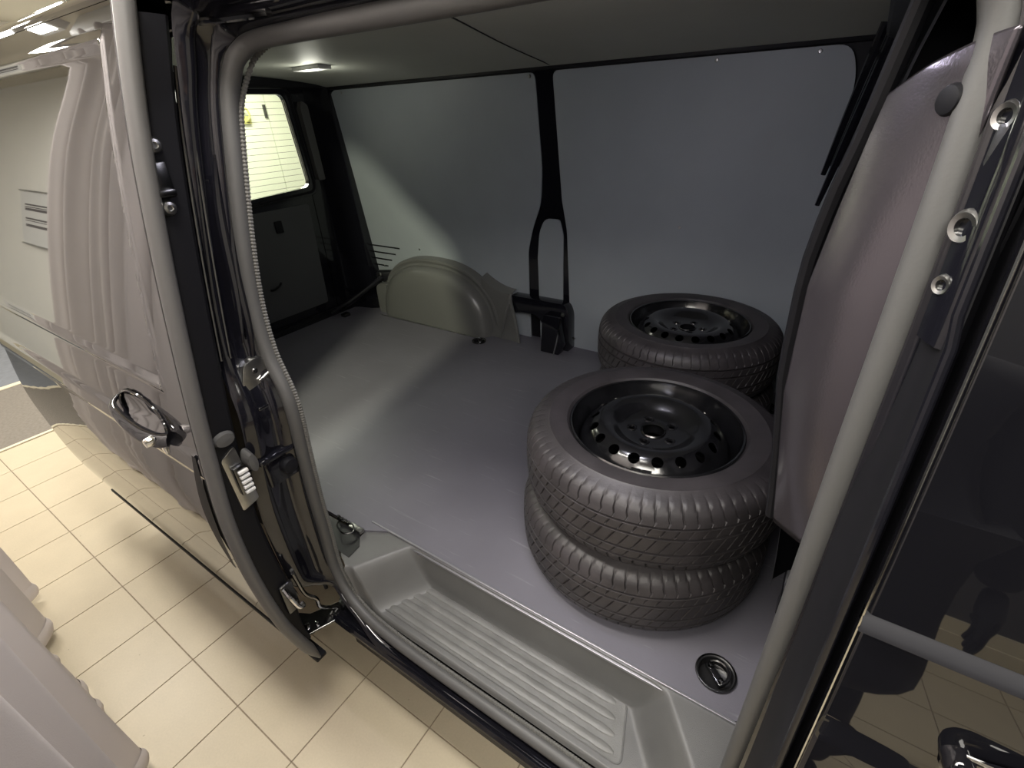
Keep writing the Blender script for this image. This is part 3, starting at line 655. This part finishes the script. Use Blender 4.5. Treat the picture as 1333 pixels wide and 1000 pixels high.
obj('catch_hook', tube(cr_path([(ex+.014, .335, .065), (ex+.030, .335, .045), (ex+.032, .345, .0), (ex+.026, .36, -.02), (ex+.014, .362, -.018)], 5), .006, 8), M['chrome'], sdo)
# guide arm to the sill rail
ga = obj('guide_arm', prism([(-1.16, .372), (-1.03, .362), (-.985, .470), (-.995, .505), (-1.035, .50), (-1.085, .41)], lambda x, y: (x, y, -.200), lambda x, y: (x, y, -.207)), M['darksteel'], sdo, smooth=False, bevel=.0015, label='steel guide arm reaching from the door to the sill')
for x, y, r in ((-1.055, .378, .009), (-1.035, .398, .007), (-1.02, .445, .009)):
    obj('arm_bolt', lathe([(.0001, .010), (r*.8, .009), (r, .0), (r, -.01)], 14, (x, y, -.201), 'z'), M['chrome'], sdo)
obj('guide_roller', lathe([(.0001, .03), (.016, .028), (.018, .02), (.018, 0), (.0001, 0)], 18, (-1.01, .488, -.199), 'z'), M['darksteel'], sdo)
obj('cable', tube(cr_path([(-1.03, .385, .05), (-1.04, .40, -.06), (-1.03, .42, -.10), (-1.045, .43, -.16), (-1.03, .47, -.20)], 8), .006, 8), M['darksteel'], sdo)

# upper guide rail and gutter
V('upper_guide_rail', tube(cr_path([(-1.25, .53, 1.296), (-1.12, .54, 1.292), (-.95, .555, 1.286), (-.80, .56, 1.280)], 6), .006, 8), 'chrome', label='bright upper guide rail of the sliding door')
V('roof_gutter', extrude_x([(.60, 1.287), (.585, 1.282), (.57, 1.286), (.562, 1.300), (.550, 1.300), (.540, 1.312), (.527, 1.312), (.520, 1.325), (.533, 1.345)], [-2.76, -1, 0, 1.6]), 'paint_jamb', angle=60)

# ---- front pillar zone
zj = [-.2+.05*k for k in range(31)]
def rdx(z): return .0035*sst((z-.965)/.02)
V('front_jamb_ridge', tube([(.0965-rdx(z), BF(z)+.012, z) for z in [-.2+.0125*k for k in range(121)]], .0042, 10), 'paint_jamb', label='raised glossy ridge of the front jamb')
V('front_jamb_channel', grid(8, 31, lambda i, j: ((.076, .086, .0925, .0945, .0985, .1005, .107, .1095)[i], (BF(zj[j])+(.072, .058, .04, .012, .012, .03, .035, .012)[i]), zj[j])), 'satin', label='dark channel of the front jamb')
V('jamb_mount_plate', grid(4, 16, lambda i, j: ((.079, .0855, .0895, .0935)[i], SS(.955+.017*j)-(.030, .042, .050, .056)[i]-.004*sin(pi*i/3), .955+.017*j)), 'paint_jamb', label='glossy black mounting plate with two bolts')
jx = .087
for zc, r in ((1.119, .011), (1.044, .014), (1.000, .009)):
    y = SS(zc)-.034
    b_ = V('jamb_bolt', xform(lathe([(.0001, .001), (r*.45, .001), (r*.5, .008), (r*.8, .009), (r, .005), (r*1.02, -.01)], 24, (0, 0, 0), 'x'), Matrix.Translation((jx, y, zc)) @ Matrix.Rotation(pi+.7, 4, 'Z')), 'steel', label='silver bolt in the front jamb channel')
V('check_link', xform(box(-.004, .004, -.010, .010, -.030, .030), Matrix.Translation((jx+.001, SS(1.085)-.036, 1.085)) @ Matrix.Rotation(.7, 4, 'Z')), 'blackplastic', bevel=.003)
cp_ = V('front_contact_plate', xform(prism(roundpoly([(-.016, -.085), (.014, -.085), (.016, .07), (.0, .085), (-.018, .05)], .006), lambda y, z: (-.003, y, z), lambda y, z: (.004, y, z)), Matrix.Translation((.090, .462, .485)) @ Matrix.Rotation(.75, 4, 'Z')), 'darksteel', bevel=.0015, label='contact plate low on the front jamb')
obj('contact_block', xform(box(-.009, .0, -.008, .008, -.034, .034), Matrix.Translation((.088, .460, .487)) @ Matrix.Rotation(.75, 4, 'Z')), M['satin'], cp_, bevel=.002)
for k in range(4):
    obj('contact_pin', xform(lathe([(.0001, -.004), (.003, -.003), (.0045, 0)], 12, (0, 0, 0), 'x'), Matrix.Translation((.082, .454, .463+.0155*k)) @ Matrix.Rotation(.75, 4, 'Z')), M['gold'], cp_)
V('front_pillar_body', box(.105, .16, .50, .62, -.2, 1.33), 'satin', smooth=False)

# grey trim panel wrapped on the front pillar
def trim(i, j):
    u = i/24; v = j/60           # u: seal side -> inner edge ; v: bottom -> top
    z0 = .655-.05*u; z1 = 1.175-.055*u**1.5
    z = z0+(z1-z0)*(1-(1-v)**1.3)
    y = .528+.02*sst((z-.8)/.35)+(.625-.528)*u
    xi = interp([(.55, .036), (.60, .029), (.70, .014), (.82, -.004), (.955, -.010), (1.035, -.002), (1.10, .006), (1.155, .014), (1.18, .03)], z)
    c = min(1, u/.8)
    x = .076+(xi-.076)*c-.013*sin(pi*c)*sst((z-.6)/.15)*(.4+.6*sst((1.15-z)/.2))
    if u > .8: x += .016*((u-.8)/.2)**1.6
    return (x, y, z)
ptrim = V('pillar_trim_panel', grid(25, 61, trim), 'pillar', label='shiny mauve-grey moulded panel on the front pillar')
ptrim.modifiers.new('t', 'SOLIDIFY').thickness = .003
obj('rubber_plug', xform(lathe([(.0001, .0035), (.007, .0035), (.0105, .0025), (.012, .0), (.0125, -.003)], 28, (0, 0, 0), 'x'), Matrix.Translation((.0500, .5680, 1.130)) @ Matrix.Rotation(pi+.62, 4, 'Z')), M['satin'], ptrim, label='black rubber plug')

# ---- bulkhead
bz = [0, .2, .4, .6, .8, 1.0, 1.2, 1.34]
by = [.62, .75, .9, 1.1, 1.3, 1.5, 1.7, 1.85, 1.98, 2.08, 2.14]
bx = [.115, .118, .12, .125, .125, .12, .10, .065, .02, -.03, -.07]
bh = V('bulkhead', grid(len(by), len(bz), lambda i, j: (bx[i]+(.05 if bz[j] < .35 else .05*(1-sst((bz[j]-.35)/.3)))*(1 if i > 5 else .2), by[i], bz[j])), 'satin', label='dark bulkhead behind the cab')
obj('foot_gusset', prism([(0, 0), (0, .26), (.012, .27), (.05, .0)], lambda y, z: (.104, .98+y, z), lambda y, z: (.118, .98+y, z)), M['paint_jamb'], bh, bevel=.003)
for (p, q, r) in (((-.024, 1.85, 1.30), (-.079, 1.87, .925), .013), ((-.004, 1.80, 1.30), (-.060, 1.82, .955), .009), ((.004, 1.74, 1.29), (-.070, 1.78, .85), .012)):
    a, b = Vector(p), Vector(q)
    obj('support_rib', tube([a.lerp(b, k/10) for k in range(11)], r, 8, rf=lambda i, N: 1-.45*(i/(N-1))**3), M['paint_jamb'], bh)
V('front_edge_column', tube([(interp([(.45, .034), (.60, .020), (.70, .006), (.82, -.013), (.955, -.019), (1.035, -.012), (1.10, .0), (1.25, .02)], z), .67, z) for z in [.57+.04*k for k in range(17)]], .0095, 10), 'satin', label='black edge behind the pillar trim')
XI = [(.45, .045), (.55, .036), (.60, .029), (.70, .014), (.82, -.004), (.955, -.010), (1.035, -.002), (1.10, .006), (1.155, .014), (1.25, .035)]
V('pillar_side', grid(4, 22, lambda i, j: ((interp(XI, .45+.04*j)+.006, interp(XI, .45+.04*j)+.004, .07, .119)[i], (.628, .655, .69, .74)[i], .45+.04*j)), 'satin', label='dark inner side of the front pillar')
V('lower_pillar_foot', tube([(.096, .80, .20), (.088, .785, .33), (.076, .76, .50), (.06, .74, .62)], .011, 8, rf=lambda i, N: (.35, 1, 1, 1)[i]), 'paint_jamb')
V('cab_side', box(.13, .16, .52, 2.2, -.3, 1.36), 'satin', smooth=False)
V('header_front', box(-.02, .16, .60, 2.1, 1.25, 1.36), 'satin', smooth=False, bevel=.03)

# ---- front door
zf = [-.20+.0145*k for k in range(53)]
zf = [-.28+(.695+.28)*k/80 for k in range(81)]
def fdy(z): return BF(z)+(-.006*sst((.562-z)/.012)*sst((z-.05)/.3))+.004*math.exp(-((z-.553)/.004)**2)
fd = V('front_door', grid(14, 81, lambda i, j: (.109+(0, .002, .006, .02, .06, .12, .2, .3, .4, .55, .7, .85, 1.0, 1.15)[i], fdy(zf[j])+(.012, .003, 0)[min(i, 2)], zf[j])), 'paint', label='glossy black front door beside the side opening')
zw = [.712+(1.30-.712)*k/30 for k in range(31)]
obj('window_pane', grid(8, 31, lambda i, j: (.109+(0, .002, .006, .1, .3, .6, .9, 1.15)[i], BF(zw[j])+(.012, .003, 0)[min(i, 2)]+.001, zw[j])), M['paint'], fd, label='dark mirror-like front side window')
obj('belt_moulding', extrude_x([(BF(.694)+.004, .692), (BF(.694)-.007, .696), (BF(.70)-.007, .704), (BF(.712)+.006, .714)], [.109, .4, .8, 1.26]), M['seal'] if False else mat('belt_rubber', (.020, .020, .024), .6, ior=1.3), fd, angle=60, label='grey belt moulding of the front door')
obj('door_edge_line', tube([(.1095, BF(z)+.0005, z) for z in [-.26+.04*k for k in range(39)]], .0014, 6), M['chrome'], fd, label='bright edge line of the front door')
fh = obj('door_handle', tube(cr_path([(.210, .398, .600), (.217, .372, .600), (.245, .360, .594), (.31, .358, .588), (.38, .366, .582), (.395, .39, .580)], 6), .013, 12, flat=.75), M['paint'], fd, label='black handle of the front door')
obj('handle_bowl', xform(lathe([(.0001, .0), (.5, -.0), (.9, .0), (1.0, .12), (1.06, 0)], 40, (0, 0, 0), 'y'), Matrix.Translation((.30, BF(.6)-.0055, .588)) @ Matrix.Diagonal((.092, -.02, .040, 1))), M['paint'], fd)
obj('handle_bowl_line', tube([(.215, .389, .610), (.26, .386, .620), (.32, .388, .616), (.37, .386, .606)], .0022, 6), M['chrome'], fd)

# ================================================================= SPARE WHEELS
RT, RW = .337, .212
def tyre_mesh():
    Pn = 72; fr_ = [0, .07, .12, .17, .5, .8]
    # profile: (radius, height, kind, shear)
    prof = [(.2195, .018, 0), (.228, .006, 0), (.240, .003, 0), (.262, .0015, 0), (.275, .0, 0), (.279, .003, 0), (.300, .007, 0), (.313, .013, 1), (.322, .021, 1), (.3285, .031, 1), (.3325, .043, 1),
            (.3345, .0505, 0), (.3265, .0515, 0), (.3265, .0565, 0), (.3352, .0575, 0), (.3358, .066, 2), (.3364, .0745, 2), (.3364, .0785, 0), (.3285, .0795, 0), (.3285, .0850, 0), (.3366, .0860, 0), (.337, .096, 2), (.337, .106, 2)]
    prof = prof+[(r, RW-h, k if k != 2 else 3) for r, h, k in prof[::-1][1:]]
    def f(i, j):
        r, h, k = prof[j]; pi_, s = divmod(i, 6); ph_ = fr_[s]
        if k == 1 and s in (1, 2): r -= .0035 if r < .32 else .0055
        if k in (2, 3) and s in (1, 2): r -= .0045
        sh = (h-RW/2)*(1.6 if k != 3 else 1.6)
        an = 2*pi*(pi_+ph_)/Pn+(sh if .04 < h < RW-.04 else (-.09 if h <= .04 else .09))
        return (r*cos(an), r*sin(an), h)
    return grid(Pn*6, len(prof), f, True)
def rim_mesh():
    zt_ = RW-.012
    prof = [(.2205, zt_-.004), (.2215, zt_), (.2185, zt_+.003), (.2145, zt_+.001), (.2125, zt_-.010), (.2075, zt_-.020), (.2045, zt_-.030), (.1985, zt_-.040), (.1945, zt_-.056), (.192, zt_-.075), (.192, .03), (.205, .015), (.2205, .006), (.2215, .010), (.2080, .022), (.196, .04), (.196, zt_-.06)]
    return lathe(prof, 96)
def disc_mesh():
    z = RW-.012
    prof = [(.1925, z-.058), (.189, z-.046), (.179, z-.031), (.167, z-.017), (.155, z-.0065), (.143, z-.001), (.131, z+.001), (.118, z-.0015), (.106, z-.008), (.095, z-.017), (.085, z-.0245), (.074, z-.028), (.050, z-.029), (.032, z-.029), (.0295, z-.030), (.0285, z-.055)]
    prof2 = [(r+(.0 if k in (0,) else 0), h-.0045) for k, (r, h) in enumerate(prof)][::-1]
    prof2[0] = (.0275+.0045, z-.055)
    return lathe(prof+prof2+[prof[0]], 144)
def make_wheel(label):
    e = empty('spare_wheel', (0, 0, 0), label, 'wheel', 'spare wheels stacked in the load bay')
    ty = obj('tyre', tyre_mesh(), M['tyre'], e, angle=40)
    rm = obj('rim', rim_mesh(), M['rim'], e, angle=50)
    dc = obj('wheel_disc', disc_mesh(), M['rim'], e, angle=50)
    # cut the vent and bolt holes once
    z = RW-.012; cut = []
    for k in range(18):
        a = 2*pi*k/18+.05; r = .1575
        cyl = lathe([(.0001, -.04), (.0140, -.04), (.0140, .04), (.0001, .04)], 20)
        Mx = Matrix.Translation((r*cos(a), r*sin(a), z-.009)) @ Matrix.Rotation(a, 4, 'Z') @ Matrix.Rotation(math.radians(42), 4, 'Y')
        cut.append(xform(cyl, Mx))
    for k in range(5):
        a = 2*pi*k/5+.35; cut.append(lathe([(.0001, -.02), (.0075, -.02), (.0075, .02), (.0001, .02)], 16, (.056*cos(a), .056*sin(a), z-.031)))
    co = obj('cutter', join(*cut), M['rim'], None, org=(0, 0, 0))
    md = dc.modifiers.new('holes', 'BOOLEAN'); md.object = co; md.operation = 'DIFFERENCE'; md.solver = 'EXACT'
    dg = bpy.context.evaluated_depsgraph_get(); dg.update()
    me = bpy.data.meshes.new_from_object(dc.evaluated_get(dg)); dc.modifiers.clear(); dc.data = me
    me.polygons.foreach_set('use_smooth', [True]*len(me.polygons)); me.set_sharp_from_angle(angle=math.radians(40))
    bpy.data.objects.remove(co)
    for k in range(5):
        a = 2*pi*k/5+.35
        obj('bolt_seat', lathe([(.0072, -.004), (.0085, .0012), (.0115, .0026), (.0145, .001), (.016, -.002)], 20, (.056*cos(a), .056*sin(a), z-.029)), M['rim'], e)
    obj('hub_ring', lathe([(.0275, -.004), (.028, .001), (.0305, .002), (.033, -.001)], 36, (0, 0, z-.028)), M['darksteel'], e)
    return e
def copy_tree(src, loc, rot, label):
    r = src.copy(); C.objects.link(r); r.location = loc; r.rotation_euler = (0, 0, rot); r['label'] = label
    for ch in src.children:
        c = ch.copy(); C.objects.link(c); c.parent = r
    return r
w0 = make_wheel('upper wheel of the near stack, black steel rim with a silver balance weight facing up')
w0.location = (-.279, 1.058, RW+.0005); w0.rotation_euler = (0, 0, .5); WO[w0] = Vector(w0.location)
copy_tree(w0, (-.287, 1.045, 0.0005), 1.1, 'lower wheel of the near stack, resting on the load floor')
copy_tree(w0, (-.393, 1.785, RW+.0005), 2.3, 'upper wheel of the far stack beside the side lining')
copy_tree(w0, (-.385, 1.790, 0.0005), .2, 'lower wheel of the far stack, mostly hidden behind the near tyres')
z = RW-.012
ang = -1.38-.5
bw = bpy.data.objects.new('balance_weight', bpy.data.meshes.new('balance_weight'))
vv, ff = join(*[xform(box(-.011, .011, -.004, .004, -.006, .006), Matrix.Rotation(ang+o_, 4, 'Z') @ Matrix.Translation((.2145, 0, z+.001)) @ Matrix.Rotation(pi/2, 4, 'Z')) for o_ in (-.055, .055)],
              xform(box(-.006, .006, -.003, .003, -.010, .001), Matrix.Rotation(ang, 4, 'Z') @ Matrix.Translation((.2125, 0, z)) @ Matrix.Rotation(pi/2, 4, 'Z')))
bw.data.from_pydata([tuple(v) for v in vv], [], ff); bw.data.materials.append(M['chrome']); C.objects.link(bw); bw.parent = w0
bw['label'] = 'silver balance weight'

# ================================================================= A PERSON BEHIND THE VIEWPOINT (seen only as a reflection in the paint)
def skinned(name, pts, edges, m, parent, sub=2, **k):
    me = bpy.data.meshes.new(name); me.from_pydata([p[:3] for p in pts], edges, []); me.materials.append(m)
    o = bpy.data.objects.new(name, me); link(o, parent, (0, 0, 0)); o.location = -WO[parent]
    md = o.modifiers.new('skin', 'SKIN'); md.use_smooth_shade = True
    for v, p in zip(me.skin_vertices[0].data, pts): v.radius = (p[3], p[4] if len(p) > 4 else p[3])
    me.skin_vertices[0].data[0].use_root = True
    sb = o.modifiers.new('sub', 'SUBSURF'); sb.levels = sb.render_levels = sub
    return tag(o, **k)
px_, py_ = .20, -.56
pp = empty('person', (px_, py_, GZ), 'person in a long dark coat standing in the aisle, arms down, facing the van', 'person')
skinned('coat', [(px_, py_, .36, .28, .16), (px_, py_, .55, .25, .15), (px_, py_-.01, .75, .23, .14), (px_, py_-.02, .90, .19, .12), (px_, py_-.01, 1.0, .065, .06),
    (px_+.21, py_, .90, .075), (px_+.29, py_, .64, .062), (px_+.31, py_+.05, .40, .048),
    (px_-.21, py_, .90, .075), (px_-.29, py_, .64, .062), (px_-.31, py_+.05, .40, .048), (px_, py_, -.06, .33, .19)],
    [(0, 1), (1, 2), (2, 3), (3, 4), (3, 5), (5, 6), (6, 7), (3, 8), (8, 9), (9, 10), (0, 11)], M['cloth_dark'], pp)
skinned('trousers', [(px_, py_, .16, .09, .09), (px_+.09, py_, .06, .09), (px_+.11, py_+.02, -.10, .07), (px_+.12, py_, -.44, .05), (px_-.09, py_, .06, .09), (px_-.11, py_+.02, -.10, .07), (px_-.12, py_, -.44, .05)],
    [(0, 1), (1, 2), (2, 3), (0, 4), (4, 5), (5, 6)], M['cloth_dark'], pp)
for s_ in (-1, 1):
    skinned('shoe', [(px_+s_*.12, py_-.04, GZ+.045, .045), (px_+s_*.125, py_+.06, GZ+.04, .045, .04), (px_+s_*.13, py_+.17, GZ+.032, .04, .03)], [(0, 1), (1, 2)], M['satin'], pp)
def headf(i, j):
    a = 2*pi*i/40; t = pi*j/30; r = sin(t)**.85 if 0 < t < pi else 0; z = cos(t)
    x = .075*r*cos(a); y = .094*r*sin(a); jaw = sst((-z)/.9); x *= 1-.28*jaw; y *= 1-.18*jaw
    f = max(0, sin(a))
    y += .020*math.exp(-((cos(a)*r)/.16)**2-((z+.12)/.16)**2)*(f > 0)        # nose
    y -= .008*math.exp(-((abs(cos(a)*r)-.42)/.16)**2-((z-.06)/.12)**2)*f       # eye sockets
    y += .005*math.exp(-((cos(a)*r)/.3)**2-((z+.48)/.07)**2)*f                 # lips
    return (px_+x, py_+.01+y, 1.115+.118*z)
hdm = obj('head', grid(40, 31, headf, True), M['skin'], pp)
obj('neck', tube([(px_, py_-.01, .93), (px_, py_, 1.04)], .052, 14), M['skin'], pp)
for s_ in (-1, 1):
    obj('ear', xform(lathe([(.0001, .008), (.012, .01), (.018, .004), (.018, -.006)], 16, (0, 0, 0), 'x'), Matrix.Translation((px_+s_*.074, py_, 1.115)) @ Matrix.Diagonal((s_, 1, 1.6, 1))), M['skin'], hdm)
    obj('eye', lathe([(.0001, .008), (.006, .006), (.008, 0)], 12, (px_+s_*.030, py_+.082, 1.122), 'y'), M['rim'], hdm)
obj('hair', grid(32, 12, lambda i, j: (px_+.082*sin(1.75*j/11)*cos(2*pi*i/32), py_-.008+.100*sin(1.75*j/11)*sin(2*pi*i/32)*(1 if sin(2*pi*i/32) < 0 else .94), 1.135+.106*cos((1.75 if sin(2*pi*i/32) < .3 else 1.15)*j/11)), True), M['satin'], hdm)
for s_ in (-1, 1):
    hx, hy = px_+s_*.31, py_+.055
    P = [(hx, hy-.005, .41, .026), (hx, hy+.005, .34, .030, .020), (hx, hy+.01, .305, .032, .018)]; E_ = [(0, 1), (1, 2)]
    for k in range(4):
        b0 = len(P); yy = hy-.024+.018*k; ln = (.85, 1, .95, .78)[3-k]
        P += [(hx, yy+.006, .295, .010), (hx-s_*.004, yy+.008, .295-.040*ln, .0092), (hx-s_*.014, yy+.008, .295-.072*ln, .0082)]
        E_ += [(2, b0), (b0, b0+1), (b0+1, b0+2)]
    b0 = len(P); P += [(hx-s_*.008, hy+.038, .335, .0115), (hx-s_*.012, hy+.048, .300, .010), (hx-s_*.014, hy+.048, .275, .009)]; E_ += [(1, b0), (b0, b0+1), (b0+1, b0+2)]
    skinned('glove', P, E_, M['cloth_dark'], pp)
